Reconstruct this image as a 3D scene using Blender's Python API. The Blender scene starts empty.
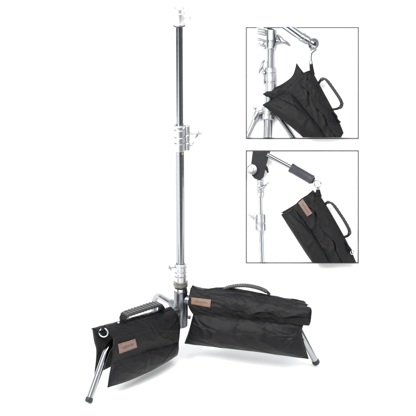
import bpy, bmesh, math, random
from mathutils import Vector, Matrix, noise
R = math.radians
random.seed(4)
SC = bpy.context.scene
COL = SC.collection

# ------------------------------------------------------------------ camera
S = 0.0035                       # metres per photo pixel at the stand
PITCH = R(24.2)
DIST = 8.0
RIGHT = Vector((1, 0, 0))
FWD = Vector((0, math.cos(PITCH), -math.sin(PITCH)))
UP = Vector((0, math.sin(PITCH), math.cos(PITCH)))
FPX = DIST / S
CAM = RIGHT * (27 * S) + UP * (146 * S) - FWD * DIST
cd = bpy.data.cameras.new('camera')
cam = bpy.data.objects.new('camera', cd)
COL.objects.link(cam)
cam.location = CAM
cam.rotation_euler = (math.pi / 2 - PITCH, 0, 0)
cd.sensor_width = 36
cd.lens = FPX / 416 * 36
cd.clip_start = 0.1
cd.clip_end = 200
SC.camera = cam

# ------------------------------------------------------------------ world, lamps, exposure
w = bpy.data.worlds.new('World')
SC.world = w
w.use_nodes = True
nt = w.node_tree
nt.nodes.clear()
wo = nt.nodes.new('ShaderNodeOutputWorld')
bg = nt.nodes.new('ShaderNodeBackground')
bg.inputs['Strength'].default_value = 0.7
tcw = nt.nodes.new('ShaderNodeTexCoord')
sep = nt.nodes.new('ShaderNodeSeparateXYZ')
nt.links.new(tcw.outputs['Generated'], sep.inputs[0])
rmp = nt.nodes.new('ShaderNodeValToRGB')      # unseen surround shaped for chrome contrast: dark low down, bright overhead
rmp.color_ramp.elements[0].position = 0.10
rmp.color_ramp.elements[0].color = (0.05, 0.05, 0.055, 1)
rmp.color_ramp.elements[1].position = 0.34
rmp.color_ramp.elements[1].color = (0.97, 0.985, 1.0, 1)
nt.links.new(sep.outputs['Z'], rmp.inputs['Fac'])
nt.links.new(rmp.outputs['Color'], bg.inputs['Color'])
nt.links.new(bg.outputs[0], wo.inputs[0])


def softbox(name, loc, target, sx, sy, power):
    l = bpy.data.lights.new(name, 'AREA')
    l.shape = 'RECTANGLE'
    l.size, l.size_y = sx, sy
    l.energy = power
    o = bpy.data.objects.new(name, l)
    COL.objects.link(o)
    o.location = loc
    o.rotation_euler = (Vector(target) - Vector(loc)).to_track_quat('-Z', 'Y').to_euler()
    return o


softbox('softbox_lamp', (-1.7, -1.9, 2.6), (0, 0.1, 0.3), 1.1, 1.1, 95)
softbox('overhead_lamp', (0.3, -1.3, 3.0), (0.1, 0.0, 0), 2.4, 1.6, 75)
softbox('side_fill', (-3.0, -0.6, 0.75), (0.1, 0.1, 0.1), 3.0, 1.0, 25)  # both side fills are added to lighten the shadow under the bags
softbox('side_fill', (3.0, -0.6, 0.75), (0.1, 0.1, 0.1), 3.0, 1.0, 25)

SC.view_settings.view_transform = 'Standard'
SC.view_settings.look = 'None'
SC.view_settings.exposure = 0.52
SC.view_settings.gamma = 1.0
SC.render.engine = 'CYCLES'
SC.cycles.max_bounces = 8


# ------------------------------------------------------------------ placing helpers
def ray(px, py):
    return FWD + RIGHT * ((px - 208) / FPX) + UP * ((208 - py) / FPX)


def on_plane(px, py, pt, n):
    r = ray(px, py)
    return CAM + r * ((Vector(pt) - CAM).dot(n) / r.dot(n))


def axis_z(py):
    return on_plane(181, py, (0, 0, 0), Vector((0, 1, 0))).z


def on_floor(px, py, z=0.0):
    return on_plane(px, py, (0, 0, z), Vector((0, 0, 1)))


# ------------------------------------------------------------------ materials
def mat(name, base, rough=0.5, metal=0.0, bump=None, var=0.0, vscale=8.0, sheen=0.0, spec=0.5, rvar=0.0):
    m = bpy.data.materials.new(name)
    m.use_nodes = True
    n, l = m.node_tree.nodes, m.node_tree.links
    b = n['Principled BSDF']
    b.inputs['Base Color'].default_value = (*base, 1)
    b.inputs['Roughness'].default_value = rough
    b.inputs['Metallic'].default_value = metal
    b.inputs['Specular IOR Level'].default_value = spec
    if sheen:
        b.inputs['Sheen Weight'].default_value = sheen
        b.inputs['Sheen Roughness'].default_value = 0.4
    tc = n.new('ShaderNodeTexCoord')
    if var or rvar:
        t = n.new('ShaderNodeTexNoise')
        t.inputs['Scale'].default_value = vscale
        t.inputs['Detail'].default_value = 6
        l.new(tc.outputs['Object'], t.inputs['Vector'])
        if var:
            r = n.new('ShaderNodeMapRange')
            r.inputs['From Min'].default_value = 0.3
            r.inputs['From Max'].default_value = 0.7
            r.inputs['To Min'].default_value = 1 - var
            r.inputs['To Max'].default_value = 1 + var
            l.new(t.outputs['Fac'], r.inputs['Value'])
            mx = n.new('ShaderNodeVectorMath')
            mx.operation = 'SCALE'
            mx.inputs[0].default_value = base
            l.new(r.outputs[0], mx.inputs['Scale'])
            l.new(mx.outputs[0], b.inputs['Base Color'])
        if rvar:
            r = n.new('ShaderNodeMapRange')
            r.inputs['To Min'].default_value = max(0.02, rough - rvar)
            r.inputs['To Max'].default_value = rough + rvar
            l.new(t.outputs['Fac'], r.inputs['Value'])
            l.new(r.outputs[0], b.inputs['Roughness'])
    if bump:
        prev = None
        for scale, dist, strength in bump:
            t = n.new('ShaderNodeTexNoise')
            t.inputs['Scale'].default_value = scale
            t.inputs['Detail'].default_value = 3
            l.new(tc.outputs['Object'], t.inputs['Vector'])
            bp = n.new('ShaderNodeBump')
            bp.inputs['Distance'].default_value = dist
            bp.inputs['Strength'].default_value = strength
            l.new(t.outputs['Fac'], bp.inputs['Height'])
            if prev:
                l.new(prev.outputs[0], bp.inputs['Normal'])
            prev = bp
        l.new(prev.outputs[0], b.inputs['Normal'])
    return m


M_PAPER = mat('white_paper', (0.93, 0.93, 0.93), 0.9, spec=0.1)
M_DARKFLOOR = mat('dark_floor', (0.10, 0.10, 0.105), 0.6, var=0.2, vscale=3)  # kept dark for the stripes it reflects into the chrome
M_CHROME = mat('chrome', (0.25, 0.255, 0.27), 0.13, 1.0, rvar=0.09, vscale=60, bump=[(35, 0.0015, 0.12)])
M_STEEL = mat('dark_chrome', (0.33, 0.335, 0.35), 0.12, 1.0, rvar=0.05, vscale=25)
M_GREY = mat('grey_alloy', (0.34, 0.345, 0.36), 0.3, 1.0, var=0.15, rvar=0.08, vscale=60, bump=[(300, 0.0006, 0.25)])
M_PALE = mat('pale_alloy', (0.46, 0.465, 0.475), 0.36, 1.0, bump=[(300, 0.0006, 0.2)])
M_TOP = mat('bright_alloy', (0.72, 0.72, 0.73), 0.42, 1.0, bump=[(300, 0.0006, 0.2)])
M_SATIN = mat('satin_alloy', (0.5, 0.505, 0.515), 0.3, 1.0, rvar=0.08, vscale=40, bump=[(300, 0.0006, 0.25)])
M_CAST = mat('cast_alloy', (0.16, 0.17, 0.187), 0.34, 1.0, var=0.25, vscale=45, rvar=0.1, bump=[(160, 0.0012, 0.4)])
M_BRONZE = mat('dull_ring_metal', (0.17, 0.16, 0.135), 0.42, 0.8, var=0.3, vscale=60)
M_CLOTH = mat('black_nylon', (0.0034, 0.0034, 0.004), 0.48, 0, bump=[(55, 0.006, 0.4), (900, 0.0012, 0.5)], var=0.22, vscale=30, sheen=0.0, spec=0.17)
M_WEB = mat('black_webbing', (0.006, 0.006, 0.0065), 0.62, 0, bump=[(700, 0.002, 0.6)], var=0.2, vscale=50, spec=0.15)
M_GRIP = mat('ribbed_grip', (0.008, 0.008, 0.0085), 0.45, 0, var=0.2, vscale=60)
M_RIB = mat('grey_rib_rubber', (0.05, 0.05, 0.052), 0.45, 0, var=0.2, vscale=60)
M_LEATHER = mat('tan_leather', (0.125, 0.069, 0.041), 0.55, 0, bump=[(260, 0.002, 0.4)], var=0.2, vscale=60)
M_LEATHER_PINK = mat('pinkish_leather', (0.145, 0.09, 0.069), 0.55, 0, bump=[(260, 0.002, 0.4)], var=0.2, vscale=60)
M_PRINT = mat('dark_leather_print', (0.06, 0.03, 0.02), 0.6, 0)
M_STITCH = mat('stitch_thread', (0.014, 0.014, 0.015), 0.6, 0, spec=0.15)
M_RUBBER = mat('dark_rubber', (0.02, 0.021, 0.026), 0.5, 0, spec=0.25, var=0.2, vscale=60)
M_BLACKPAINT = mat('black_paint', (0.009, 0.009, 0.011), 0.4, 0, spec=0.25, var=0.2, vscale=40, bump=[(400, 0.0006, 0.3)])
M_FOAM = mat('dark_grip_foam', (0.035, 0.035, 0.045), 0.42, 0, spec=0.3, bump=[(500, 0.001, 0.4)], var=0.15, vscale=60)
M_LINE = mat('dark_frame_paint', (0.04, 0.04, 0.04), 0.5, 0)
M_BRASS = mat('brass', (0.55, 0.42, 0.18), 0.35, 1.0)


# ------------------------------------------------------------------ object helpers
def thing(name, loc, label, cat, group=None):
    o = bpy.data.objects.new(name, None)
    o.empty_display_size = 0.05
    COL.objects.link(o)
    o.location = loc
    o['label'] = label
    o['category'] = cat
    if group:
        o['group'] = group
    return o


def world_loc(o):
    v = Vector((0, 0, 0))
    while o is not None:
        v += o.location
        o = o.parent
    return v


def put(name, bm, m, parent=None, smooth=35, bevel=0.0, label=None):
    off = world_loc(parent)
    if off.length > 0:
        bmesh.ops.translate(bm, verts=bm.verts, vec=-off)
    bmesh.ops.recalc_face_normals(bm, faces=bm.faces)
    me = bpy.data.meshes.new(name)
    bm.to_mesh(me)
    bm.free()
    me.materials.append(m)
    o = bpy.data.objects.new(name, me)
    COL.objects.link(o)
    o.parent = parent
    if label:
        o['label'] = label
    if bevel:
        b = o.modifiers.new('bevel', 'BEVEL')
        b.width = bevel
        b.segments = 2
        b.limit_method = 'ANGLE'
        b.angle_limit = R(35)
    if smooth:
        me.shade_smooth()
        me.set_sharp_from_angle(angle=R(smooth))
    return o


def frame_of(d):
    d = d.normalized()
    a = Vector((0, 0, 1)) if abs(d.z) < 0.9 else Vector((1, 0, 0))
    x = d.cross(a).normalized()
    return x, d.cross(x).normalized()


def smooth_path(pts, k=6):
    pts = [Vector(p) for p in pts]
    if len(pts) < 3:
        return pts
    out = []
    for i in range(len(pts) - 1):
        p0 = pts[max(i - 1, 0)]; p1 = pts[i]; p2 = pts[i + 1]; p3 = pts[min(i + 2, len(pts) - 1)]
        for j in range(k):
            t = j / k
            out.append(0.5 * ((2 * p1) + (p2 - p0) * t + (2 * p0 - 5 * p1 + 4 * p2 - p3) * t * t + (3 * p1 - p0 - 3 * p2 + p3) * t ** 3))
    out.append(pts[-1])
    return out


def tube(bm, pts, r, seg=20, closed=False):
    pts = [Vector(p) for p in pts]
    n = len(pts)
    rs = r if isinstance(r, (list, tuple)) else [r] * n
    rings = []
    d0 = pts[1] - pts[0]
    x, y = frame_of(d0)
    for i, p in enumerate(pts):
        if closed:
            d = pts[(i + 1) % n] - pts[i - 1]
        else:
            d = pts[min(i + 1, n - 1)] - pts[max(i - 1, 0)]
        d.normalize()
        x = (x - d * x.dot(d)).normalized()
        y = d.cross(x)
        rings.append([bm.verts.new(p + (x * math.cos(2 * math.pi * k / seg) + y * math.sin(2 * math.pi * k / seg)) * rs[i]) for k in range(seg)])
    m = n if closed else n - 1
    for i in range(m):
        a, b = rings[i], rings[(i + 1) % n]
        for k in range(seg):
            bm.faces.new((a[k], a[(k + 1) % seg], b[(k + 1) % seg], b[k]))
    if not closed:
        bm.faces.new(rings[0][::-1])
        bm.faces.new(rings[-1])
    return bm


def lathe(bm, p0, d, prof, seg=32):
    """prof: (distance along d, radius); d unit vector"""
    p0 = Vector(p0); d = Vector(d).normalized()
    x, y = frame_of(d)
    rings = []
    for t, r in prof:
        rings.append([bm.verts.new(p0 + d * t + (x * math.cos(2 * math.pi * k / seg) + y * math.sin(2 * math.pi * k / seg)) * max(r, 1e-5)) for k in range(seg)])
    for a, b in zip(rings, rings[1:]):
        for k in range(seg):
            bm.faces.new((a[k], a[(k + 1) % seg], b[(k + 1) % seg], b[k]))
    bm.faces.new(rings[0][::-1])
    bm.faces.new(rings[-1])
    return bm


def box(bm, c, ax, ay, az, hx, hy, hz):
    c = Vector(c)
    v = []
    for i in (-1, 1):
        for j in (-1, 1):
            for k in (-1, 1):
                v.append(bm.verts.new(c + ax * (hx * i) + ay * (hy * j) + az * (hz * k)))
    for f in ((0, 1, 3, 2), (4, 6, 7, 5), (0, 4, 5, 1), (2, 3, 7, 6), (0, 2, 6, 4), (1, 5, 7, 3)):
        bm.faces.new([v[i] for i in f])
    return bm


def torus(bm, c, n, R_, r, seg=32, s2=10, squash=None):
    n = Vector(n).normalized()
    x, y = frame_of(n)
    pts = [Vector(c) + x * math.cos(2 * math.pi * i / seg) * R_ + y * math.sin(2 * math.pi * i / seg) * R_ for i in range(seg)]
    return tube(bm, pts, r, s2, True)


def resample(pl, n):
    pl = smooth_path(pl, 8)
    L = [0]
    for a, b in zip(pl, pl[1:]):
        L.append(L[-1] + (b - a).length)
    out = []
    j = 0
    for i in range(n):
        t = L[-1] * i / (n - 1)
        while j < len(L) - 2 and L[j + 1] < t:
            j += 1
        s = 0 if L[j + 1] == L[j] else (t - L[j]) / (L[j + 1] - L[j])
        out.append(pl[j].lerp(pl[j + 1], min(max(s, 0), 1)))
    return out


def ridge(x):
    return (1 - min(1, abs(x) * 2.2)) ** 2


def folds(seed, amp, fu=5, fv=2.5, skew=1.0):
    """crumpled cloth: long soft folds, sharp creases and small dimples"""
    o = Vector((seed * 7.3, seed * 3.1, seed * 1.7))

    def f(u, v):
        a = noise.noise(o + Vector((u * fu + v * skew, v * fv, 0)))
        b = noise.noise(o + Vector((u * fu * 1.6 - v * skew * 2.2, v * fv * 1.8, 5)))
        c = noise.noise(o + Vector((u * fu * 4, v * fv * 4, 9)))
        d = noise.noise(o + Vector((u * fu * 9, v * fv * 9, 2)))
        return .8 * amp * (a * 1.0 + ridge(b) * 0.85 + c * 0.3 + d * 0.1 - 0.2)
    return f


def creases(base, lines):
    """adds pulled folds along (u0, v0, u1, v1, width, height) segments that fade at their far end"""
    def f(u, v):
        h = base(u, v) if base else 0
        for (a, b, c, d, wd, am) in lines:
            dx, dy = c - a, d - b
            L2 = dx * dx + dy * dy
            t = ((u - a) * dx + (v - b) * dy) / L2
            if -.1 < t < 1.1:
                L = math.sqrt(L2)
                e = ((u - a) * dy - (v - b) * dx) / L + .012 * math.sin(t * 7 + a * 9)
                k = wd * (.5 + t)
                sh = math.exp(-(e / k) ** 2) - .7 * math.exp(-((e - 1.5 * k) / k) ** 2)
                h += .45 * am * sh * max(0, min(1, (1.1 - t) * 2)) * min(1, (t + .1) * 6)
        return h
    return f


class Sheet:
    """padded cloth panel lofted through rows of points"""

    def __init__(self, rows, n, m, thick, front, wr=None, a=0.3, b=0.3, edge=0.12, back_wr=0.5):
        rs = [resample(r, n) for r in rows]
        self.n, self.m = n, m
        cols = [resample([r[i] for r in rs], m) for i in range(n)]
        self.g = cols
        g = cols
        self.front = []
        bk = []
        for i in range(n):
            fr, br = [], []
            for j in range(m):
                du = g[min(i + 1, n - 1)][j] - g[max(i - 1, 0)][j]
                dv = g[i][min(j + 1, m - 1)] - g[i][max(j - 1, 0)]
                nn = du.cross(dv)
                nn = nn.normalized() if nn.length > 1e-12 else Vector(front)
                if nn.dot(front) < 0:
                    nn = -nn
                u, v = i / (n - 1), j / (m - 1)
                e = ((4 * u * (1 - u)) ** a) * ((4 * v * (1 - v)) ** b)
                t = thick * (edge + (1 - edge) * e)
                em = min(1, 12 * min(u, 1 - u) + 0.25) * min(1, 8 * min(v, 1 - v) + 0.3)
                wv = wr(u, v) * em if wr else 0
                fr.append(g[i][j] + nn * (t + wv))
                br.append(g[i][j] - nn * (t - wv * back_wr))
            self.front.append(fr)
            bk.append(br)
        self.back = bk
        self.nrm = front

    def bm(self):
        bm = bmesh.new()
        n, m = self.n, self.m
        F = [[bm.verts.new(p) for p in c] for c in self.front]
        B = [[bm.verts.new(p) for p in c] for c in self.back]
        for i in range(n - 1):
            for j in range(m - 1):
                bm.faces.new((F[i][j], F[i + 1][j], F[i + 1][j + 1], F[i][j + 1]))
                bm.faces.new((B[i][j], B[i][j + 1], B[i + 1][j + 1], B[i + 1][j]))
        for i in range(n - 1):
            for j in (0, m - 1):
                bm.faces.new((F[i][j], F[i + 1][j], B[i + 1][j], B[i][j]))
        for j in range(m - 1):
            for i in (0, n - 1):
                bm.faces.new((F[i][j], F[i][j + 1], B[i][j + 1], B[i][j]))
        return bm

    def at(self, u, v, lift=0.0):
        x, y = u * (self.n - 1), v * (self.m - 1)
        i, j = min(int(x), self.n - 2), min(int(y), self.m - 2)
        a, b = x - i, y - j
        f = self.front
        p00, p10, p01, p11 = f[i][j], f[i + 1][j], f[i][j + 1], f[i + 1][j + 1]
        p = p00.lerp(p10, a).lerp(p01.lerp(p11, a), b)
        nn = (p10 - p00).cross(p01 - p00).normalized()
        if nn.dot(self.nrm) < 0:
            nn = -nn
        return p + nn * lift

    def uv_near(self, q, d):
        """the (u, v) whose surface point lies on the view line through q (direction d)"""
        best, bu = 1e9, (0, 0)
        for i in range(self.n):
            for j in range(self.m):
                e = self.front[i][j] - q
                e = (e - d * e.dot(d)).length
                if e < best:
                    best, bu = e, (i / (self.n - 1), j / (self.m - 1))
        return bu


def strap(bm, path, wdir, hw, th):
    """flat band along a path; wdir the width direction"""
    wdir = Vector(wdir).normalized()
    rings = []
    n = len(path)
    for i, p in enumerate(path):
        d = (path[min(i + 1, n - 1)] - path[max(i - 1, 0)]).normalized()
        wv = (wdir - d * wdir.dot(d)).normalized()
        nn = d.cross(wv)
        rings.append([bm.verts.new(p + wv * hw * a + nn * th * b) for a, b in ((-1, -.6), (-.9, -1), (.9, -1), (1, -.6), (1, .6), (.9, 1), (-.9, 1), (-1, .6))])
    k = 8
    for a, b in zip(rings, rings[1:]):
        for i in range(k):
            bm.faces.new((a[i], a[(i + 1) % k], b[(i + 1) % k], b[i]))
    bm.faces.new(rings[0][::-1])
    bm.faces.new(rings[-1])
    return bm


def clip(bm, planes):
    for co, no in planes:
        r = bmesh.ops.bisect_plane(bm, geom=bm.verts[:] + bm.edges[:] + bm.faces[:], plane_co=co, plane_no=no, clear_outer=True, dist=1e-6)
        e = [x for x in r['geom_cut'] if isinstance(x, bmesh.types.BMEdge) and x.is_valid and len(x.link_faces) == 1]
        if e:
            try:
                bmesh.ops.holes_fill(bm, edges=e, sides=0)
            except Exception:
                pass
    return bm


def lettering(body, sheet, u0, u1, v0, v1, m, parent, flip_u=False, flip_v=False, swap=False):
    """raised print following a cloth panel"""
    cu = bpy.data.curves.new('print', 'FONT')
    cu.body = body
    cu.size = 1
    cu.resolution_u = 3
    o = bpy.data.objects.new('print', cu)
    COL.objects.link(o)
    dg = bpy.context.evaluated_depsgraph_get()
    me = bpy.data.meshes.new_from_object(o.evaluated_get(dg))
    bpy.data.objects.remove(o)
    bpy.data.curves.remove(cu)
    bm = bmesh.new()
    bm.from_mesh(me)
    bpy.data.meshes.remove(me)
    bmesh.ops.triangulate(bm, faces=bm.faces[:])
    xs = [v.co.x for v in bm.verts]; ys = [v.co.y for v in bm.verts]
    x0, x1, y0, y1 = min(xs), max(xs), min(ys), max(ys)
    for v in bm.verts:
        a = (v.co.x - x0) / (x1 - x0)
        b = 1 - (v.co.y - y0) / (y1 - y0)
        if flip_u:
            a = 1 - a
        if flip_v:
            b = 1 - b
        v.co = sheet.at(u0 + (u1 - u0) * a, v0 + (v1 - v0) * b, 0.0004)
    return put('print', bm, m, parent, smooth=0)


def seam(sheet, pts, r, m, name, parent, lift=0.0, seg=6, clipper=None, n=40):
    P = []
    for i in range(n):
        t = i / (n - 1) * (len(pts) - 1)
        k = min(int(t), len(pts) - 2)
        s = t - k
        P.append(sheet.at(pts[k][0] * (1 - s) + pts[k + 1][0] * s, pts[k][1] * (1 - s) + pts[k + 1][1] * s, lift))
    bm = tube(bmesh.new(), P, r, seg)
    if clipper:
        clip(bm, clipper)
    if not bm.verts:
        return None
    return put(name, bm, m, parent)


def binding(sheet, parent, sides, r=.0013, clipper=None):
    """sewn tape along the edges of a panel: sides from 'top bottom start end'"""
    n, m = sheet.n, sheet.m
    mid = lambda i, j: (sheet.front[i][j] + sheet.back[i][j]) / 2
    for sd in sides.split():
        if sd in ('top', 'bottom'):
            j = 0 if sd == 'top' else m - 1
            P = [mid(i, j) for i in range(0, n, 2)]
        else:
            i = 0 if sd == 'start' else n - 1
            P = [mid(i, j) for j in range(0, m, 2)]
        bm = tube(bmesh.new(), P, r, 8)
        if clipper:
            clip(bm, clipper)
        if bm.verts:
            put('binding', bm, M_WEB, parent)
        else:
            bm.free()


def patch_on(sheet, quad, m, parent, thick=0.0012, lift=0.0015, text='NEEWER', clipper=None):
    """leather patch following a panel; quad = four (u, v): TL TR BR BL"""
    def lerp2(a, b, t):
        return (a[0] + (b[0] - a[0]) * t, a[1] + (b[1] - a[1]) * t)
    rows = []
    for j in range(5):
        l_, r_ = lerp2(quad[0], quad[3], j / 4), lerp2(quad[1], quad[2], j / 4)
        rows.append([sheet.at(*lerp2(l_, r_, i / 7), lift) for i in range(8)])
    c00, c10, c11, c01 = rows[0][0].copy(), rows[0][7].copy(), rows[4][7].copy(), rows[4][0].copy()
    top_ = 0
    flat = [[c00.lerp(c10, i / 7).lerp(c01.lerp(c11, i / 7), j / 4) for i in range(8)] for j in range(5)]
    nn = (c10 - c00).cross(c01 - c00).normalized()
    if nn.dot(sheet.nrm) < 0:
        nn = -nn
    top_ = max((rows[j][i] - flat[j][i]).dot(nn) for j in range(5) for i in range(8))
    bulge = lambda i, j: math.sin(math.pi * (i + .6) / 8.2) * math.sin(math.pi * (j + .8) / 5.6)
    rows = [[flat[j][i] + nn * (.0006 + max(top_, .001) * (.35 + .65 * bulge(i, j))) for i in range(8)] for j in range(5)]
    s = Sheet(rows, 26, 14, thick, sheet.nrm, None, 0.1, 0.1, 0.7)
    p = put('leather_patch', s.bm(), m, parent)
    st = bmesh.new()
    for (a, b) in (((.05, .1), (.95, .1)), ((.95, .1), (.95, .9)), ((.95, .9), (.05, .9)), ((.05, .9), (.05, .1))):
        k = 22 if abs(a[0] - b[0]) > .1 else 9
        for i in range(k):
            t0, t1 = i / k, (i + .55) / k
            tube(st, [s.at(*lerp2(a, b, t0), .0002), s.at(*lerp2(a, b, t1), .0002)], 0.0004, 5)
    put('stitching', st, M_PRINT, p)
    lettering(text, s, .14, .86, .36, .64, M_PRINT, p)
    return p


def handle(parent, path, grip_from, grip_to, wdir, hw, th, ribs=9):
    path = [Vector(p) for p in path]
    full = smooth_path(path, 8)
    h = put('handle', strap(bmesh.new(), full, wdir, hw, th), M_WEB, parent)
    n = len(full)
    seg = full[int(n * grip_from):int(n * grip_to) + 1]
    put('grip', strap(bmesh.new(), seg, wdir, hw * 1.15, th * 2.0), M_GRIP, h, bevel=0.0006)
    rb = bmesh.new()
    rp = resample(seg, ribs * 2 + 3)
    for i in range(1, ribs * 2 + 2, 2):
        d = (rp[i + 1] - rp[i - 1]).normalized()
        wv = (Vector(wdir) - d * Vector(wdir).dot(d)).normalized()
        nn = d.cross(wv)
        L = (rp[i + 1] - rp[i - 1]).length * 0.13
        box(rb, rp[i], d, wv, nn, L, hw * 1.0, th * 2.7)
    put('ribs', rb, M_RIB, h, bevel=0.0005)
    return h


# ------------------------------------------------------------------ setting: added dark floor and white paper sweep
bm = bmesh.new()
v = [bm.verts.new(p) for p in ((-20, -20, -0.006), (20, -20, -0.006), (20, 20, -0.006), (-20, 20, -0.006))]
bm.faces.new(v)
o = put('floor', bm, M_DARKFLOOR, smooth=0)  # unseen dark floor, added so the chrome reflects dark stripes
o['kind'] = 'structure'

yb = on_floor(300, 271).y        # where the paper leaves the floor
bm = bmesh.new()
prof = []
lean = math.pi / 2 - PITCH       # the paper rises leaning back
rad = 0.05
for i in range(9):
    a = lean * i / 8
    prof.append((yb + rad * math.sin(a), rad * (1 - math.cos(a))))
yr, zr = prof[-1]
prof.append((yr + 1.6 * math.cos(lean), zr + 1.6 * math.sin(lean)))
x0, x1 = -2.2, 1.45
f0 = [bm.verts.new((x, y, 0)) for x, y in ((x0, -3.6), (-1.1, -3.6), (0.02, -0.66), (x1, -0.62))]  # front right cut away so the pole reflects the dark floor
L = [bm.verts.new((x0, y, z)) for y, z in prof]
Rr = [bm.verts.new((x1, y, z)) for y, z in prof]
bm.faces.new([f0[0], f0[1], f0[2], f0[3], Rr[0], L[0]])
for i in range(len(prof) - 1):
    bm.faces.new((L[i], Rr[i], Rr[i + 1], L[i + 1]))
o = put('backdrop', bm, M_PAPER, smooth=40)
o['kind'] = 'structure'
RISER = Vector((0, yr, zr))      # a point on the leaning paper; its normal is -FWD

# ------------------------------------------------------------------ main light stand
G_BAG = 'black saddle sandbags on the legs of the tall stand'
stand = thing('light_stand', (0, 0, 0), 'tall chrome light stand standing free on the white floor, two black bags on its legs', 'light stand')
Z = axis_z
ZU = Vector((0, 0, 1))


def px(n):
    return n * S


def lever(bm, base, d, length, r0, flat_up, spread):
    """cast T-handle: stem and two swept wings"""
    d = Vector(d).normalized()
    tube(bm, [base, base + d * length], [r0, r0 * .8], 12)
    e = base + d * length
    tube(bm, [e - flat_up * spread - d * spread * .25, e - flat_up * spread * .4, e, e + flat_up * spread * .4, e + flat_up * spread - d * spread * .25], [r0 * .55, r0 * .9, r0 * 1.15, r0 * .9, r0 * .55], 12)


# tubes
bm = lathe(bmesh.new(), (0, 0, Z(128)), ZU, [(0, px(3.5)), (Z(25) - Z(128), px(3.5))], 40)
put('upper_tube', bm, M_CHROME, stand)
bm = lathe(bmesh.new(), (0, 0, Z(284)), ZU, [(0, px(4.35)), (Z(140) - Z(284), px(4.35))], 40)
put('lower_tube', bm, M_CHROME, stand)

# top socket
h0 = Z(25)
top = put('top_socket', lathe(bmesh.new(), (0, 0, Z(25.2)), ZU, [(0, px(4.2)), (px(.4), px(5.6)), (px(2.4), px(5.8)), (px(2.6), px(5.2)), (px(3.2), px(5.6)), (px(12.5), px(5.8)), (px(13), px(5.2)), (px(17), px(5.0)), (px(17.4), px(3.4)), (px(15.5), px(3.2))], 36), M_TOP, stand, bevel=.0006)
put('base_ring', lathe(bmesh.new(), (0, 0, Z(26.2)), ZU, [(0, px(5)), (px(.5), px(5.9)), (px(1.7), px(5.9)), (px(2.0), px(5.2))], 36), M_CAST, top)
bm = bmesh.new()
lever(bm, Vector((px(5), 0, Z(18))), (1, -.15, 0.1), px(5.0), px(1.2), ZU, px(3.4))
put('lever', bm, M_TOP, top)


def collar(y0, y1, r, name, parent):
    z0, z1 = Z(y1), Z(y0)
    H = z1 - z0
    bm = lathe(bmesh.new(), (0, 0, z0), ZU, [(0, r * .93), (H * .02, r), (H * .30, r), (H * .31, r * .82), (H * .35, r * .82), (H * .36, r), (H * .53, r), (H * .54, r * .84), (H * .62, r * .84), (H * .63, r * 1.03), (H * .82, r * 1.03), (H * .83, r * .9), (H * .86, r * .9), (H * .87, r), (H * .96, r), (H, r * .88)], 40)
    return put(name, bm, M_PALE, parent, bevel=.0005)


c1 = collar(124.5, 150, px(6.1), 'clamp_collar', stand)
bm = bmesh.new()
zl, zh = Z(150), Z(125)
lathe(bm, (px(7.4), -px(.8), zl), ZU, [(0, px(1.9)), (.002, px(2.4)), ((zh - zl) * .3, px(2.4)), ((zh - zl) * .31, px(1.8)), ((zh - zl) * .37, px(1.8)), ((zh - zl) * .38, px(2.4)), ((zh - zl) * .62, px(2.4)), ((zh - zl) * .63, px(1.8)), ((zh - zl) * .69, px(1.8)), ((zh - zl) * .7, px(2.4)), (zh - zl - .002, px(2.4)), (zh - zl, px(1.8))], 20)
box(bm, (px(5.2), -px(.8), (zl + zh) / 2), RIGHT, Vector((0, 1, 0)), ZU, px(2.4), px(1.7), (zh - zl) * .44)
put('clamp_jaw', bm, M_PALE, c1, bevel=.0012)
bm = bmesh.new()
lever(bm, Vector((px(8.5), -px(.5), Z(133))), (1, -.25, 0.0), px(9), px(1.15), Vector((.35, .2, .9)).normalized(), px(4))
tube(bm, [Vector((px(17), -px(3), Z(133))), Vector((px(21), -px(4), Z(132)))], [px(1.1), px(.9)], 10)
put('lever', bm, M_GREY, c1)
bm = bmesh.new()
lathe(bm, (px(8.5), -px(.5), Z(144.5)), (1, -.2, 0), [(0, px(1.4)), (px(2), px(1.4)), (px(2.1), px(.9)), (px(4), px(.9))], 12)
tube(bm, [(px(11.5), -px(1), Z(144.5)), (px(13.5), -px(1.5), Z(141))], [px(.7), px(.5)], 8)
put('bolt', bm, M_GREY, c1)
bm = lathe(bmesh.new(), (px(2.2), -px(3.5), Z(152)), (.4, -1, 0), [(0, px(1.1)), (px(.7), px(1.1)), (px(.9), px(.6))], 12)
put('brass_pin', bm, M_BRASS, c1)

c2 = collar(263, 281, px(6.4), 'lower_collar', stand)
bm = bmesh.new()
lever(bm, Vector((-px(5), -px(1.5), Z(266.5))), (-1, -.25, 0), px(6), px(1.1), Vector((-.2, .95, .2)).normalized(), px(4))
put('lever', bm, M_GREY, c2)
bm = lathe(bmesh.new(), (0, 0, Z(286)), ZU, [(0, px(6)), (px(.6), px(7.2)), (px(3), px(7.3)), (px(3.2), px(6.6)), (px(3.8), px(6.6)), (px(4), px(7.1)), (px(6), px(7.0)), (px(6.6), px(6))], 40)
put('tension_ring', bm, M_BRONZE, stand, bevel=.0005)
bm = lathe(bmesh.new(), (0, 0, Z(290)), ZU, [(0, px(6.2)), (px(.4), px(6.6)), (px(3.2), px(6.6)), (px(3.4), px(6))], 40)
put('neck_band', bm, M_SATIN, stand)

# leg geometry
AZ = {1: R(225), 2: R(345), 3: R(124)}
LEGY = {1: 310, 2: 299, 3: 309}
LEGL = {1: 97, 2: 112, 3: 47}
FOOT = {1: on_floor(88.5, 405), 2: on_floor(316.5, 366.5)}
DIRS = {k: Vector((math.cos(a), math.sin(a), 0)) for k, a in AZ.items()}
FOOT[3] = DIRS[3] * px(52)

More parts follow.
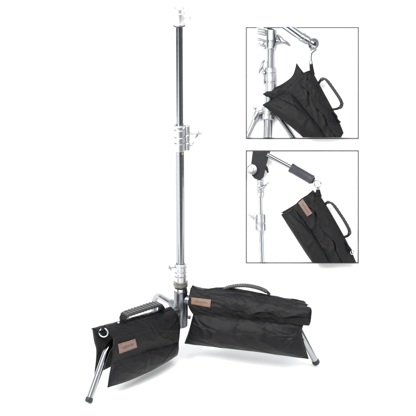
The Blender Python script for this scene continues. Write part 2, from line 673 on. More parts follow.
# hub casting with sockets
zt, zb = Z(290), Z(326)
H = zt - zb
hub = put('hub', lathe(bmesh.new(), (0, 0, zb), ZU, [(0, px(5.8)), (px(.8), px(6.7)), (H * .22, px(6.9)), (H * .24, px(7.3)), (H * .62, px(7.3)), (H * .64, px(6.8)), (H * .93, px(6.8)), (H * .95, px(7.1)), (H, px(6.8))], 40), M_CAST, stand, bevel=.0008)
for k in (1, 2, 3):
    d = DIRS[k]
    z = Z(LEGY[k])
    bm = lathe(bmesh.new(), d * px(3) + ZU * z, d, [(0, px(5.2)), (px(9), px(5.0)), (px(9.4), px(4.4)), (px(13), px(4.3)), (px(13.4), px(3.9))], 24)
    so = put('leg_socket', bm, M_CAST, hub, bevel=.0006)
bm = bmesh.new()
for (cx, cy, yy) in ((-5.2, -6.2, 307), (-9.5, -7.6, 310.5)):
    lathe(bm, (px(cx), px(cy), Z(yy)), Vector((-.35, -1, .1)), [(0, px(2.1)), (px(1.6), px(2.1)), (px(1.8), px(1.3)), (px(2.8), px(1.2))], 6)
put('socket_bolt', bm, M_CHROME, hub, bevel=.0004)
bm = bmesh.new()
lathe(bm, (px(5.5), -px(2), Z(316)), (1, -.3, 0), [(0, px(1.4)), (px(2.2), px(1.4)), (px(2.3), px(2)), (px(4), px(2)), (px(4.2), px(1.2))], 10)
put('set_screw', bm, M_CAST, hub, bevel=.0004)

for k in (1, 2, 3):
    d, z = DIRS[k], Z(LEGY[k])
    bend = d * px(LEGL[k]) + ZU * (z - .004)
    ft = FOOT[k]
    a = d * px(8) + ZU * z
    pre = bend - d * px(13)
    post = bend + (ft - bend).normalized() * px(13)
    arc = []
    for i in range(11):
        t = i / 10
        arc.append(pre * (1 - t) ** 2 + bend * 2 * t * (1 - t) + post * t * t)
    dn = (ft - bend).normalized()
    end = ft + ZU * .012 - dn * 0.012
    bm = tube(bmesh.new(), [a] + arc + [end], px(3.2), 28)
    leg = put('leg', bm, M_CHROME, stand)
    bm = lathe(bmesh.new(), end - dn * .003, dn, [(0, px(3.3)), (.001, px(3.6)), (.009, px(3.8)), (.014, px(3.6)), (.017, px(2.9))], 24)
    for vv in bm.verts:
        if vv.co.z < .0005:
            vv.co.z = .0005
    put('rubber_foot', bm, M_RUBBER, leg)


# ------------------------------------------------------------------ the two big sandbags
def leg_plane(k):
    d = DIRS[k]
    n = Vector((d.y, -d.x, 0))
    if n.y > 0:
        n = -n
    def f(x, y, wo=0.0):
        return on_plane(x, y, n * wo, n)
    return f, n


def rows_of(f, data):
    return [[f(x, y, wo) for x, y in pts] for wo, pts in data]


def mirror(rows, n, gap=0.0):
    return [[p - n * (2 * p.dot(n) + gap) for p in r] for r in rows]


def view_quad(sheet, quad):
    return [sheet.uv_near(CAM + ray(x, y) * DIST, ray(x, y).normalized()) for x, y in quad]


def tuck(rows):
    d = DIRS[2]
    return [[p - d * ((p.dot(d) - px(12)) * .09) for p in r] for r in rows]


# ---- bag over the right leg, front face to the camera
f2, n2 = leg_plane(2)
bag2 = thing('sandbag', DIRS[2] * px(62), 'wider black sandbag with tan patch at its end, saddled on the free standing stand', 'sandbag', G_BAG)
flap_rows = rows_of(f2, [
    (.014, [(191, 287.5), (201, 291.5), (222, 290.5), (245, 293.5), (270, 299), (290, 303.5), (310.5, 307.5)]),
    (.038, [(189.5, 295), (205, 299), (245, 301.5), (280, 307), (311.5, 311)]),
    (.050, [(188.5, 305.5), (215, 307.5), (250, 311.5), (285, 316.5), (310.5, 321)]),
    (.050, [(193, 314), (220, 316.5), (250, 319.5), (280, 323), (309, 325.5)])])
flap2 = Sheet(flap_rows, 150, 50, .0055, n2, creases(folds(3, .005, 5, 2.0, 1.4), [(0, .2, .16, .9, .02, .004), (.4, 1, .3, .55, .02, .004), (.75, 1, .68, .6, .02, .004)]), .25, .2, .15)
fl = put('flap', flap2.bm(), M_CLOTH, bag2, smooth=60)
pouch_rows = rows_of(f2, [
    (.036, [(194.5, 311), (220, 313.5), (250, 316.5), (280, 320), (304, 323)]),
    (.046, [(192.5, 318), (250, 325), (301.5, 332)]),
    (.056, [(189, 331), (220, 334), (248, 337.5), (280, 342), (304.5, 345.5)]),
    (.050, [(184.7, 343.3), (205, 344.6), (223, 346.2), (259, 350), (288, 354.8), (308.5, 358.8)])])
pouch2 = Sheet(pouch_rows, 150, 64, .042, n2, creases(folds(8, .0032, 3.2, 1.8, 1.5), [(0, .02, .2, .75, .02, .006), (.01, .3, .3, .55, .025, .005), (1, .1, .82, .8, .02, .007), (1, .3, .72, .45, .022, .006), (.45, 0, .38, .6, .02, .004), (.7, 0, .62, .7, .025, .004)]), .5, .5, .05)
pf = put('pouch', pouch2.bm(), M_CLOTH, bag2, smooth=60)
back_pouch2 = Sheet(tuck(mirror(pouch_rows, n2)), 60, 30, .024, -n2, folds(18, .003, 4, 2, 2), .42, .42, .06)
put('pouch', back_pouch2.bm(), M_CLOTH, bag2, smooth=60)
back_flap2 = Sheet([[p - ZU * .008 for p in r] for r in tuck(mirror(flap_rows, n2))], 60, 24, .006, -n2, folds(13, .004, 6, 2.2, 1), .15, .12, .35)
put('flap', back_flap2.bm(), M_CLOTH, bag2, smooth=60)
# spine over the leg
sp_rows = []
sp_px = [(192, 285.6), (201, 289.8), (223, 288.2), (245, 291), (270, 296.2), (290, 301), (307.5, 305)]
for wo, dz in ((-.016, .004), (-.008, -.002), (0, 0), (.008, -.002), (.016, .0)):
    sp_rows.append([f2(x, y, 0) + n2 * wo - ZU * (abs(wo) * .45) for x, y in sp_px])
sp2 = Sheet(sp_rows, 90, 12, .003, ZU, folds(5, .002, 8, 1, 1), .1, .1, .5)
put('spine', sp2.bm(), M_CLOTH, bag2, smooth=60)
# zip cover on the flap
zc_rows = []
zc_bot = [(0.30, .50), (.36, .60), (.45, .66), (.52, .69), (.60, .60), (.68, .58), (.77, .68), (.88, .62), (.985, .58)]
us = [q[0] for q in zc_bot]
zc_rows.append([flap2.at(u, .12, .0015) for u in us])
zc_rows.append([flap2.at(u, (.12 + vb) / 2, .008) for u, vb in zc_bot])
zc_rows.append([flap2.at(u, vb, .004 + .010 * abs(math.sin(math.pi * min(i / 8, .93))) ** .5 + .003 * math.sin(i * 2.1)) for i, (u, vb) in enumerate(zc_bot)])
zc2 = Sheet(zc_rows, 90, 16, .0014, n2, folds(21, .0022, 8, 2, 1.2), .05, .05, .7, back_wr=-.9)
put('zip_cover', zc2.bm(), M_CLOTH, fl, smooth=60)
for vv in (.045, .93):
    seam(flap2, [(.01, vv), (.99, vv)], .0006, M_STITCH, 'seam', fl, n=90)
seam(pouch2, [(.01, .965), (.99, .965)], .0006, M_STITCH, 'seam', pf, n=90)
binding(pouch2, pf, 'bottom start end')
binding(flap2, fl, 'bottom start end', .0011)
patch_on(flap2, view_quad(flap2, [(191.8, 297), (211.3, 299.8), (210.5, 307.2), (191, 304)]), M_LEATHER, bag2)
handle(bag2, [f2(220.5, 292), f2(223, 289.3), f2(229, 287), f2(238, 285.6), f2(247, 285.6), f2(258, 287.8), f2(266, 291.2), f2(270, 295)], .15, .86, n2, .0085, .0016, 18)

# ---- bag over the front leg, seen at an angle
f1, n1 = leg_plane(1)
bag1 = thing('sandbag', DIRS[1] * px(58), 'smaller black sandbag with silver ring and ribbed handle, saddled over the front chrome leg', 'sandbag', G_BAG)
flap_rows1 = rows_of(f1, [
    (.012, [(99, 329.5), (118, 325.5), (140, 319.5), (160, 314.5), (172.5, 310)]),
    (.036, [(112, 336.5), (130, 331), (155, 323.5), (178, 316)]),
    (.052, [(113, 348), (135, 342), (160, 334), (180, 327)]),
    (.054, [(112.3, 363.5), (130, 360), (155, 352.5), (178.5, 344)])])
flap1 = Sheet(flap_rows1, 110, 56, .006, n1, creases(folds(31, .0032, 3.5, 2.2, 1.6), [(0, .1, .3, .5, .02, .004), (1, .2, .72, .6, .025, .005), (.99, .5, .7, .85, .02, .004), (.5, .1, .6, .6, .02, .003)]), .25, .2, .2)
fl1 = put('flap', flap1.bm(), M_CLOTH, bag1, smooth=60)
pouch_rows1 = rows_of(f1, [
    (.042, [(113, 357), (130, 353), (155, 346), (178, 338)]),
    (.052, [(111, 370), (130, 365), (155, 356.5), (178, 347.5)]),
    (.052, [(107.7, 387.3), (125, 381), (150, 369.5), (177.3, 354.5)])])
pouch1 = Sheet(pouch_rows1, 120, 54, .030, n1, creases(folds(36, .0022, 3, 1.6, 2.0), [(0, .1, .3, .8, .025, .005), (1, .2, .7, .75, .025, .005), (.5, 0, .42, .7, .025, .004)]), .5, .5, .06)
pf1 = put('pouch', pouch1.bm(), M_CLOTH, bag1, smooth=60)
back_rows1 = rows_of(f1, [
    (-.012, [(92.3, 328.2), (110, 324), (140, 316), (169.5, 307.5)]),
    (-.036, [(94, 341), (110, 336), (140, 325), (166, 316)]),
    (-.050, [(96.5, 352.5), (110, 347), (140, 335), (166, 326)]),
    (-.052, [(94.3, 375.5), (105, 369.5), (130, 358), (166, 344)])])
bp1 = Sheet(back_rows1, 70, 40, .014, -n1, folds(41, .0035, 4, 2, 1.5), .4, .3, .08)
put('pouch', bp1.bm(), M_CLOTH, bag1, smooth=60)
sp_rows = []
sp_px = [(95.5, 328.4), (104, 326.2), (118, 322.6), (140, 316.4), (160, 311.3), (171, 307)]
for wo in (-.022, -.011, 0, .011, .022):
    sp_rows.append([f1(x, y, 0) + n1 * wo - ZU * (abs(wo) * .5) for x, y in sp_px])
sp1 = Sheet(sp_rows, 90, 14, .003, ZU, folds(45, .002, 8, 1, 1), .1, .1, .5)
put('spine', sp1.bm(), M_CLOTH, bag1, smooth=60)
for vv in (.05, .40, .945):
    seam(flap1, [(.01, vv), (.99, vv)], .0006, M_STITCH, 'seam', fl1, n=80)
seam(pouch1, [(.01, .96), (.99, .96)], .0006, M_STITCH, 'seam', pf1, n=80)
binding(pouch1, pf1, 'bottom start end')
binding(flap1, fl1, 'bottom start end', .0011)
patch_on(flap1, view_quad(flap1, [(117.6, 343.8), (134.6, 338.8), (136.4, 347.2), (118.6, 353.6)]), M_LEATHER_PINK, bag1)
handle(bag1, [f1(123.5, 323), f1(122.8, 318.5), f1(125.5, 314.6), f1(132, 312), f1(142, 308.7), f1(152.5, 305.2), f1(158.5, 304.2), f1(161.4, 306.6), f1(161.2, 312)], .2, .78, n1, .0155, .0024, 11)
# ring on a webbing loop at the free end
rc = f1(103.6, 332.6, .026)
bm = torus(bmesh.new(), rc, (n1 * .55 + DIRS[1] * .75 + ZU * .25), px(4.1), px(.68), 40, 12)
put('ring', bm, M_SATIN, bag1)
lp = smooth_path([f1(104, 326, 0), f1(102.8, 326.4, .018), f1(102.9, 329.8, .028), f1(104.2, 329.5, .020), f1(105, 328.5, .01)], 5)
put('ring_loop', strap(bmesh.new(), lp, DIRS[1], .006, .0014), M_WEB, bag1)
bm = lathe(bmesh.new(), f1(118.5, 322.6, .010), Vector((0.1, -.6, .8)), [(0, px(1.1)), (.0016, px(1.0)), (.0022, px(.6))], 12)
put('rivet', bm, M_SATIN, bag1)

# ------------------------------------------------------------------ the two framed close-ups on the leaning paper
def Q(x, y, h=0.0):
    """point h metres in front of the leaning paper"""
    return on_plane(x, y, RISER - FWD * h, -FWD)


PXL = (Q(301, 200) - Q(300, 200)).length      # one photo pixel on the paper
OUT = -FWD


def make_frame(x0, y0, x1, y1, label):
    t = thing('picture_frame', Q((x0 + x1) / 2, y1), label, 'framed picture', 'framed close-up pictures on the white backdrop')
    c = [Q(x0, y0, .002), Q(x1, y0, .002), Q(x1, y1, .002), Q(x0, y1, .002)]
    bm = bmesh.new()
    ctr = (c[0] + c[2]) / 2
    box(bm, ctr, RIGHT, UP, OUT, (c[1] - c[0]).length / 2 - PXL * .5, (c[0] - c[3]).length / 2 - PXL * .5, .001)
    put('backing', bm, M_PAPER, t, smooth=0)
    bm = bmesh.new()
    hw = PXL * .55
    for a, b, ax, ay in ((c[0], c[1], RIGHT, UP), (c[3], c[2], RIGHT, UP), (c[0], c[3], UP, RIGHT), (c[1], c[2], UP, RIGHT)):
        ext = hw if ax is RIGHT else -hw
        box(bm, (a + b) / 2 + OUT * .0005, ax, ay, OUT, (a - b).length / 2 + ext, hw, .0035)
    put('border', bm, M_LINE, t, smooth=0, bevel=.0006)
    i = .55
    return [(Q(x0 + i, y0), -RIGHT), (Q(x1 - i, y0), RIGHT), (Q(x0, y0 + i), UP), (Q(x0, y1 - i), -UP)]


CL1 = make_frame(246.3, 27.6, 358.2, 138.4, 'upper dark framed picture, black bag hung from a hook on a flanged chrome arm')
CL2 = make_frame(246.3, 150.8, 358.2, 262.8, 'lower dark framed picture, black bag with tan patch hung from a dark gripped arm')


def part(name, bm, m, parent, cl, bevel=0.0, smooth=40):
    clip(bm, cl)
    if not bm.verts:
        bm.free()
        return None
    return put(name, bm, m, parent, smooth, bevel)


def vtube(bm, x0, y0, x1, y1, r0, h, r1=None, seg=28):
    return tube(bm, [Q(x0, y0, h), Q(x1, y1, h)], [r0 * PXL, (r1 or r0) * PXL], seg)


def turned(bm, x0, y0, x1, y1, h, prof, seg=28, h1=None):
    """prof in (fraction, radius px)"""
    a, b = Q(x0, y0, h), Q(x1, y1, h if h1 is None else h1)
    L = (b - a).length
    return lathe(bm, a, (b - a), [(t * L, r * PXL) for t, r in prof], seg)


# ---- upper picture: stand
st3 = thing('light_stand', Q(267, 138), 'bright chrome stand with large grip head inside the upper framed picture', 'light stand', 'stands inside the framed pictures')
H3 = .018
part('upper_tube', vtube(bmesh.new(), 270.8, 42, 270.8, 72, 4.1, H3), M_STEEL, st3, CL1)
part('lower_tube', vtube(bmesh.new(), 269.6, 84, 267.6, 142, 4.6, H3), M_STEEL, st3, CL1)
hd = part('grip_head', turned(bmesh.new(), 271, 49.5, 271, 29.5, H3, [(0, 4.5), (.04, 5.4), (.35, 5.6), (.37, 5.0), (.42, 5.0), (.44, 5.6), (.96, 5.7), (1, 5.1)]), M_GREY, st3, CL1, .0005)
bm = turned(bmesh.new(), 271, 30, 271.5, 28.6, H3 + .004, [(0, 4.6), (.5, 4.9), (1, 3.9)])
part('socket_cap', bm, M_BLACKPAINT, hd, CL1)
bm = tube(bmesh.new(), smooth_path([Q(273.5, 31, H3 + .018), Q(274.6, 36, H3 + .02), Q(274.6, 44, H3 + .02), Q(273, 48, H3 + .018)], 5), .5 * PXL, 8)
part('slot_strip', bm, M_BLACKPAINT, hd, CL1)  # raised black strip standing for the slot's dark gap
# toothed jaw plates at the left
bm = bmesh.new()
for hh in (.010, .032):
    ol = [(256.6, 26), (263.5, 26), (264.5, 33), (266.5, 36), (266.5, 47), (263, 48.6), (259.5, 46), (257.8, 41), (258.8, 37), (256.6, 33)]
    ra = [bm.verts.new(Q(x, y, hh)) for x, y in ol]
    rb_ = [bm.verts.new(Q(x, y, hh + .007)) for x, y in ol]
    bm.faces.new(ra[::-1]); bm.faces.new(rb_)
    for i in range(len(ol)):
        j = (i + 1) % len(ol)
        bm.faces.new((ra[i], ra[j], rb_[j], rb_[i]))
for yy, hw in ((29, .8), (31.5, .8), (34, .8), (40, 1.3), (45, 1.2)):
    tube(bm, [Q(257.5, yy - 1, .041), Q(266, yy + 1.2, .041)], hw * PXL, 10)
lathe(bm, Q(261.5, 42.5, .038), OUT, [(0, 3.4 * PXL), (.004, 3.2 * PXL), (.005, 2 * PXL), (.008, 1.8 * PXL)], 16)
part('jaw_plate', bm, M_GREY, hd, CL1, .0004)
bm = bmesh.new()
turned(bm, 276, 41, 281, 41.2, H3 + .004, [(0, 2.6), (.3, 2.6), (.35, 1.5), (1, 1.4)])
tube(bm, smooth_path([Q(277.5, 35, H3), Q(280.5, 38, H3 + .006), Q(283, 41.5, H3 + .008), Q(286, 42.5, H3 + .008), Q(290, 45.8, H3 + .004)], 5), [1.1 * PXL + 1.1 * PXL * math.sin(math.pi * i / 20) for i in range(21)], 12)
part('lever', bm, M_GREY, hd, CL1)
c3 = part('clamp_collar', turned(bmesh.new(), 270.6, 92, 270.6, 67.5, H3, [(0, 5.2), (.02, 5.9), (.36, 5.9), (.37, 5.3), (.42, 5.3), (.43, 6), (.74, 6), (.75, 5.5), (.78, 5.5), (.79, 5.9), (.98, 5.9), (1, 5.2)]), M_GREY, st3, CL1, .0004)
bm = bmesh.new()
turned(bm, 265, 73, 263, 73, H3 + .004, [(0, 2.3), (1, 2.0)])
tube(bm, smooth_path([Q(264.5, 60.5, H3), Q(262.5, 63, H3 + .006), Q(261.8, 66.5, H3 + .008), Q(259.8, 70, H3 + .006), Q(258.8, 73.2, H3)], 5), [.8 * PXL + .7 * PXL * math.sin(math.pi * i / 20) for i in range(21)], 12)
tube(bm, [Q(262, 66.5, H3 + .006), Q(264, 73, H3 + .004), Q(264.2, 84, H3)], [1 * PXL, 1.4 * PXL, 1.2 * PXL], 10)
part('lever', bm, M_GREY, c3, CL1)
part('leg_bracket', turned(bmesh.new(), 267.5, 120, 268.4, 107, H3, [(0, 6), (.06, 6.9), (.4, 7), (.42, 6.2), (.6, 6.2), (.62, 6.8), (.95, 6.8), (1, 6)]), M_GREY, st3, CL1, .0004)
bm = vtube(bmesh.new(), 257.5, 113.5, 247, 137.6, 2.5, .02)
turned(bm, 254.5, 120.5, 258.2, 111.5, .02, [(0, 3.2), (.05, 3.6), (.95, 3.6), (1, 3)])
turned(bm, 255.2, 107, 254.4, 109.6, .024, [(0, 1.5), (.5, 1.9), (1, 1.5)])
turned(bm, 258, 113, 264, 111, .024, [(0, 2.4), (1, 2.2)])
part('leg', bm, M_GREY, st3, CL1)
bm = vtube(bmesh.new(), 274, 110, 294.5, 140, 2.3, .0095)
part('leg', bm, M_STEEL, st3, CL1)

# ---- upper picture: arm and hook
arm3 = thing('boom_arm', Q(300, 40), 'polished chrome arm ending in a flanged disc, inside the upper framed picture', 'boom arm', 'arms inside the framed pictures')
part('tube', turned(bmesh.new(), 281, 22, 304.5, 38.8, .05, [(0, 4.4), (.99, 4.4), (1, 4.0)]), M_STEEL, arm3, CL1)
part('end_sleeve', turned(bmesh.new(), 301, 36.3, 313.5, 43.8, .05, [(0, 4.6), (.03, 5.2), (.2, 5.3), (.22, 4.6), (.28, 4.6), (.3, 5.0), (.6, 4.9), (.62, 3.9), (1, 4)]), M_STEEL, arm3, CL1, .0004)
ax = (Q(314, 44, .056) - Q(306, 39, .05)).normalized()
ax = (ax + OUT * 1.3).normalized()
fl3 = part('flange', lathe(bmesh.new(), Q(313, 43.6, .05), ax, [(0, 5.2 * PXL), (.001, 5.9 * PXL), (.006, 5.9 * PXL), (.0065, 5.3 * PXL), (.0058, 4.2 * PXL), (.0058, 2.7 * PXL)], 32), M_CAST, arm3, CL1, .0004)
part('socket', lathe(bmesh.new(), Q(313, 43.6, .05) + ax * .0052, ax, [(0, 2.7 * PXL), (.0014, 2.6 * PXL)], 20), M_BLACKPAINT, arm3, CL1)  # black disc painted in for the shade inside the hole
hk = [Q(313, 46, .066), Q(315.2, 47.6, .068), Q(315.8, 49.8, .066), Q(313.6, 51.8, .062), Q(311.6, 54, .058), Q(311.4, 58, .054), Q(311.2, 62, .05)]
hook = thing('snap_hook', Q(312, 55), 'small silver snap hook hanging from the flanged arm end, holding the bag', 'hook')
part('hook_wire', tube(bmesh.new(), smooth_path([Q(311.3, 50.6, .058), Q(310.8, 48.8, .062)] + hk, 6), .95 * PXL, 12), M_STEEL, hook, CL1)
part('swivel', turned(bmesh.new(), 311.2, 61, 311, 65.5, .05, [(0, 1.1), (.1, 1.8), (.7, 2.1), (.9, 2.0), (1, 1.2)]), M_STEEL, hook, CL1)

# ---- hanging bags
HANG = .025
G_HANG = 'black sandbags hanging inside the framed pictures'


def qrows(data):
    return [[Q(x, y, h * .55 + HANG) for x, y in pts] for h, pts in data]


def qquad(sheet, quad):
    return [sheet.uv_near(Q(x, y, .05), ray(x, y).normalized()) for x, y in quad]


def hanging_bag(label, loc, flap, pouch, back, seed, cl, hpath, wd, zipv):
    t = thing('sandbag', loc, label, 'sandbag', G_HANG)
    fs = Sheet(qrows(flap), 90, 56, .005, OUT, creases(folds(seed, .0036, 3.0, 2.2, 1.2), [(.02, .15, .4, .8, .03, .006), (.3, .2, .55, .7, .03, .004), (.6, .1, .75, .8, .03, .005)]), .25, .2, .2)
    f_ = part('flap', fs.bm(), M_CLOTH, t, cl, smooth=60)
    ps = Sheet(qrows(pouch), 110, 54, .028, OUT, creases(folds(seed + 3, .0022, 2.6, 1.6, 1.5), [(.03, .5, .45, .25, .05, .005), (.02, .85, .35, .7, .04, .004), (.5, .05, .62, .9, .035, .004)]), .5, .5, .06)
    p_ = part('pouch', ps.bm(), M_CLOTH, t, cl, smooth=60)
    bs = Sheet(qrows(back), 80, 44, .011, OUT, folds(seed + 6, .003, 4, 2, 2), .42, .3, .06)
    part('pouch', bs.bm(), M_CLOTH, t, cl, smooth=60)
    for vv in (.05, .94):
        seam(fs, [(.01, vv), (.99, vv)], .0006, M_STITCH, 'seam', f_, clipper=cl, n=70)
    seam(ps, [(.01, .955), (.99, .955)], .0006, M_STITCH, 'seam', p_, clipper=cl, n=70)
    binding(ps, p_, 'bottom start', .0011, cl)
    binding(fs, f_, 'bottom start', .001, cl)
    # zip cover strip
    zr = []
    uu = [.1 + .86 * i / 8 for i in range(9)]
    zr.append([fs.at(u, .1, .001) for u in uu])
    zr.append([fs.at(u, zipv * .6, .004) for u in uu])
    zr.append([fs.at(u, zipv + .05 * math.sin(i * 1.9 + seed), .006) for i, u in enumerate(uu)])
    zs = Sheet(zr, 70, 14, .0012, OUT, folds(seed + 9, .002, 7, 2, 1), .05, .05, .7, back_wr=-.9)
    part('zip_cover', zs.bm(), M_CLOTH, f_, cl, smooth=60)
    handle(t, [Q(x, y, h * .55 + HANG) for x, y, h in hpath], .22, .82, wd, .0062, .0019, 10)
    return t, fs


bag3, fs3 = hanging_bag('black sandbag without a patch, hanging by its end from the silver snap hook', Q(300, 138),
    [(.034, [(311.5, 70), (318, 82), (330, 104), (338, 119), (343.5, 133)]),
     (.052, [(303, 73.5), (312, 92), (323, 113), (339, 140)]),
     (.060, [(294, 82), (306, 102), (318, 120), (333, 144)]),
     (.054, [(285, 91), (298, 108), (311, 124.5), (326, 144)])],
    [(.046, [(289, 88), (302, 105), (315, 121), (330, 141)]),
     (.054, [(276, 97), (289, 112.5), (304, 129), (320, 148)]),
     (.040, [(262.5, 105), (278, 116.5), (295, 129.5), (307, 139), (318, 148)])],
    [(.022, [(296.5, 62.8), (301.5, 70), (311, 82), (322, 104), (334, 126)]),
     (.021, [(292.8, 75.2), (298.5, 80), (307, 92), (320, 112)]),
     (.020, [(284, 82.8), (290, 88), (300, 98), (312, 118)]),
     (.017, [(273, 88.6), (281, 93), (292, 103), (306, 121)]),
     (.014, [(262.3, 94), (268, 97.5), (276, 101.5), (290, 112), (300, 124)])],
    52, CL1,
    [(317, 88, .038), (318.6, 83.5, .038), (321.5, 79.6, .039), (326, 79.6, .04), (334, 90, .041), (341, 101, .041), (341.3, 106, .04), (337.5, 108.6, .039), (331.5, 109.6, .036)],
    (OUT * .8 + RIGHT * .5 - UP * .3), .48)
lp = smooth_path([Q(311.5, 73, .052), Q(311, 67, .055), Q(311.3, 64.2, .056), Q(312, 68, .05), Q(313.5, 75, .05)], 5)
put('ring_loop', strap(bmesh.new(), lp, RIGHT, .0055, .0014), M_WEB, bag3)
tl = smooth_path([Q(333, 112, .05), Q(336.5, 116, .053), Q(337.3, 119.2, .053), Q(340.5, 122.5, .053)], 5)
put('strap_tail', strap(bmesh.new(), tl, OUT, .006, .0024), M_WEB, bag3)

# ---- lower picture
st4 = thing('light_stand', Q(262, 262), 'slim chrome stand with black elbow joint on top inside the lower framed picture', 'light stand', 'stands inside the framed pictures')
H4 = .022
part('lower_tube', vtube(bmesh.new(), 260.8, 226, 262.4, 266, 2.35, H4), M_STEEL, st4, CL2)
part('upper_tube', vtube(bmesh.new(), 260.4, 190, 260.9, 220, 1.95, H4), M_STEEL, st4, CL2)
c4 = part('clamp_collar', turned(bmesh.new(), 261.3, 231.2, 260.8, 214.2, H4, [(0, 4.3), (.03, 4.9), (.42, 4.9), (.43, 4.3), (.5, 4.3), (.51, 4.8), (.97, 4.8), (1, 4.2)]), M_GREY, st4, CL2, .0004)
bm = box(bmesh.new(), Q(256.6, 222.5, H4), RIGHT, OUT, UP, 1.2 * PXL, 2.2 * PXL, 7.2 * PXL)
part('clamp_jaw', bm, M_GREY, c4, CL2, .0008)
bm = bmesh.new()
tube(bm, smooth_path([Q(257, 218, H4 + .004), Q(253.5, 217.6, H4 + .006), Q(250.6, 216.4, H4 + .006), Q(248.2, 214.8, H4 + .002)], 5), [1.3 * PXL, 1.2 * PXL, 1.2 * PXL, 1.2 * PXL] + [1.1 * PXL] * 8 + [.9 * PXL] * 4, 10)
tube(bm, [Q(253, 214.8, H4 + .004), Q(252.6, 220.5, H4 + .006)], [.8 * PXL, 1.1 * PXL], 10)
part('lever', bm, M_GREY, c4, CL2)
c5 = part('top_collar', turned(bmesh.new(), 260.5, 197.5, 260.3, 179.8, H4, [(0, 3.2), (.03, 3.7), (.3, 3.8), (.32, 3.2), (.37, 3.2), (.39, 3.7), (.75, 3.7), (.77, 3.0), (.83, 3.0), (.85, 3.5), (.97, 3.5), (1, 2.8)]), M_GREY, st4, CL2, .0004)
bm = bmesh.new()
tube(bm, smooth_path([Q(258.5, 188.6, H4 + .014), Q(262, 187.6, H4 + .016), Q(265, 186, H4 + .014), Q(269, 182.6, H4 + .008)], 5), [1.6 * PXL] * 6 + [1.3 * PXL] * 5 + [.9 * PXL] * 5, 10)
part('lever', bm, M_GREY, c5, CL2)
# black elbow joint
bm = bmesh.new()
ol = [(253.2, 148), (271.2, 148), (266.8, 163), (263.6, 177.2), (260, 180), (254.6, 178.6), (251.2, 174.5), (251, 165)]
ra = [bm.verts.new(Q(x, y, .008)) for x, y in ol]
rb_ = [bm.verts.new(Q(x, y, .040)) for x, y in ol]
bm.faces.new(ra[::-1]); bm.faces.new(rb_)
for i in range(len(ol)):
    j = (i + 1) % len(ol)
    bm.faces.new((ra[i], ra[j], rb_[j], rb_[i]))
el = part('elbow_joint', bm, M_BLACKPAINT, st4, CL2, .0015)
bm = lathe(bmesh.new(), Q(252.6, 169.6, .040), (OUT * .95 - RIGHT * .3), [(0, 4.6 * PXL), (.004, 4.8 * PXL), (.005, 5.4 * PXL), (.012, 5.5 * PXL), (.0135, 4.6 * PXL), (.014, 2.6 * PXL), (.018, 2.3 * PXL)], 12)
part('knob', bm, M_GREY, el, CL2, .0006)
bm = bmesh.new()
tube(bm, smooth_path([Q(264.3, 165.6, .03), Q(266.2, 167.6, .032), Q(268, 172.6, .03)], 5), [1.3 * PXL] * 4 + [1.5 * PXL] * 4 + [1.0 * PXL] * 3, 10)
part('lever', bm, M_BLACKPAINT, el, CL2)

arm4 = thing('boom_arm', Q(292, 168), 'thin chrome rod with a dark cylindrical grip, inside the lower framed picture', 'boom arm', 'arms inside the framed pictures')
part('rod', turned(bmesh.new(), 267, 154.4, 293, 168.6, .045, [(0, 2.2), (1, 2.2)]), M_STEEL, arm4, CL2)
part('grip', turned(bmesh.new(), 290.2, 167.2, 312.6, 180.1, .045, [(0, 4.2), (.02, 4.8), (.12, 4.9), (.14, 4.6), (.9, 4.6), (.91, 4.8), (.985, 4.7), (1, 4.1)]), M_FOAM, arm4, CL2, .0005)
part('end_plug', turned(bmesh.new(), 312, 179.8, 314, 180.9, .045, [(0, 3.6), (.7, 3.5), (1, 2.8)]), M_BLACKPAINT, arm4, CL2, .0004)
part('eye_bolt', turned(bmesh.new(), 312.6, 180.2, 315.6, 181.5, .046, [(0, 1.2), (1, 1.1)]), M_STEEL, arm4, CL2)

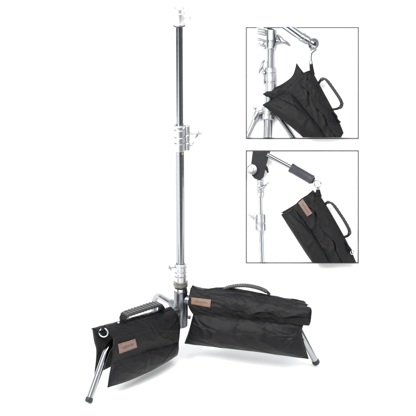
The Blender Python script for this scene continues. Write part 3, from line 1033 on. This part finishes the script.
bag4, fs4 = hanging_bag('black sandbag with tan patch hanging by a ring from the dark gripped arm', Q(315, 262),
    [(.034, [(317.5, 192), (326, 205), (340, 229), (349, 246), (356, 262), (359, 270)]),
     (.052, [(309, 194.5), (319, 212), (333, 235), (350, 270)]),
     (.060, [(300, 200), (310, 217), (325, 240), (343, 271)]),
     (.054, [(291.5, 209.5), (303, 227.5), (317, 249), (331, 272)])],
    [(.046, [(295, 206.5), (307, 224.5), (321, 246), (335, 270)]),
     (.054, [(287.5, 212), (300, 231.5), (324, 270)]),
     (.040, [(281.3, 214.5), (295, 235.5), (312.5, 262), (318, 270)])],
    [(.022, [(313, 190), (319, 198), (330, 216), (345, 245)]),
     (.020, [(297, 203), (305, 213), (318, 236)]),
     (.014, [(280.8, 212.8), (286, 216), (300, 236)])],
    71, CL2,
    [(323.5, 208.5, .038), (324.8, 205, .038), (328, 202.2, .039), (333, 204.4, .04), (340, 214, .041), (346, 223.5, .041), (349.6, 231.4, .041), (347.6, 235.8, .04), (341.5, 237.5, .036)],
    (OUT * .8 + RIGHT * .5 - UP * .3), .48)
patch_on(fs4, qquad(fs4, [(302.8, 198.8), (312.6, 213.4), (307.2, 216.8), (298.6, 203.2)]), M_LEATHER_PINK, bag4)
bm = torus(bmesh.new(), Q(317.8, 184, .05), (OUT * .9 + RIGHT * .35), 3.5 * PXL, .7 * PXL, 32, 10)
put('ring', bm, M_STEEL, bag4)
bm = turned(bmesh.new(), 317.9, 187, 318.1, 190.4, .05, [(0, 1.2), (.2, 1.9), (.8, 1.9), (1, 1.2)])
put('swivel', bm, M_STEEL, bag4)
lp = smooth_path([Q(317, 196, .052), Q(317.3, 191.5, .054), Q(318.2, 189.2, .053), Q(319.2, 192.5, .05), Q(320.5, 197, .048)], 5)
put('ring_loop', strap(bmesh.new(), lp, RIGHT, .0055, .0014), M_WEB, bag4)
bm = torus(bmesh.new(), Q(352.2, 252.4, .06), (OUT * .9 + RIGHT * .3), 2.0 * PXL, .5 * PXL, 32, 10)
put('ring', bm, M_STEEL, bag4)
tl = smooth_path([Q(345, 241, .05), Q(348.5, 246, .054), Q(351, 249.6, .059), Q(350.4, 251, .057), Q(347, 246, .05)], 5)
put('strap_tail', strap(bmesh.new(), tl, OUT, .006, .0022), M_WEB, bag4)
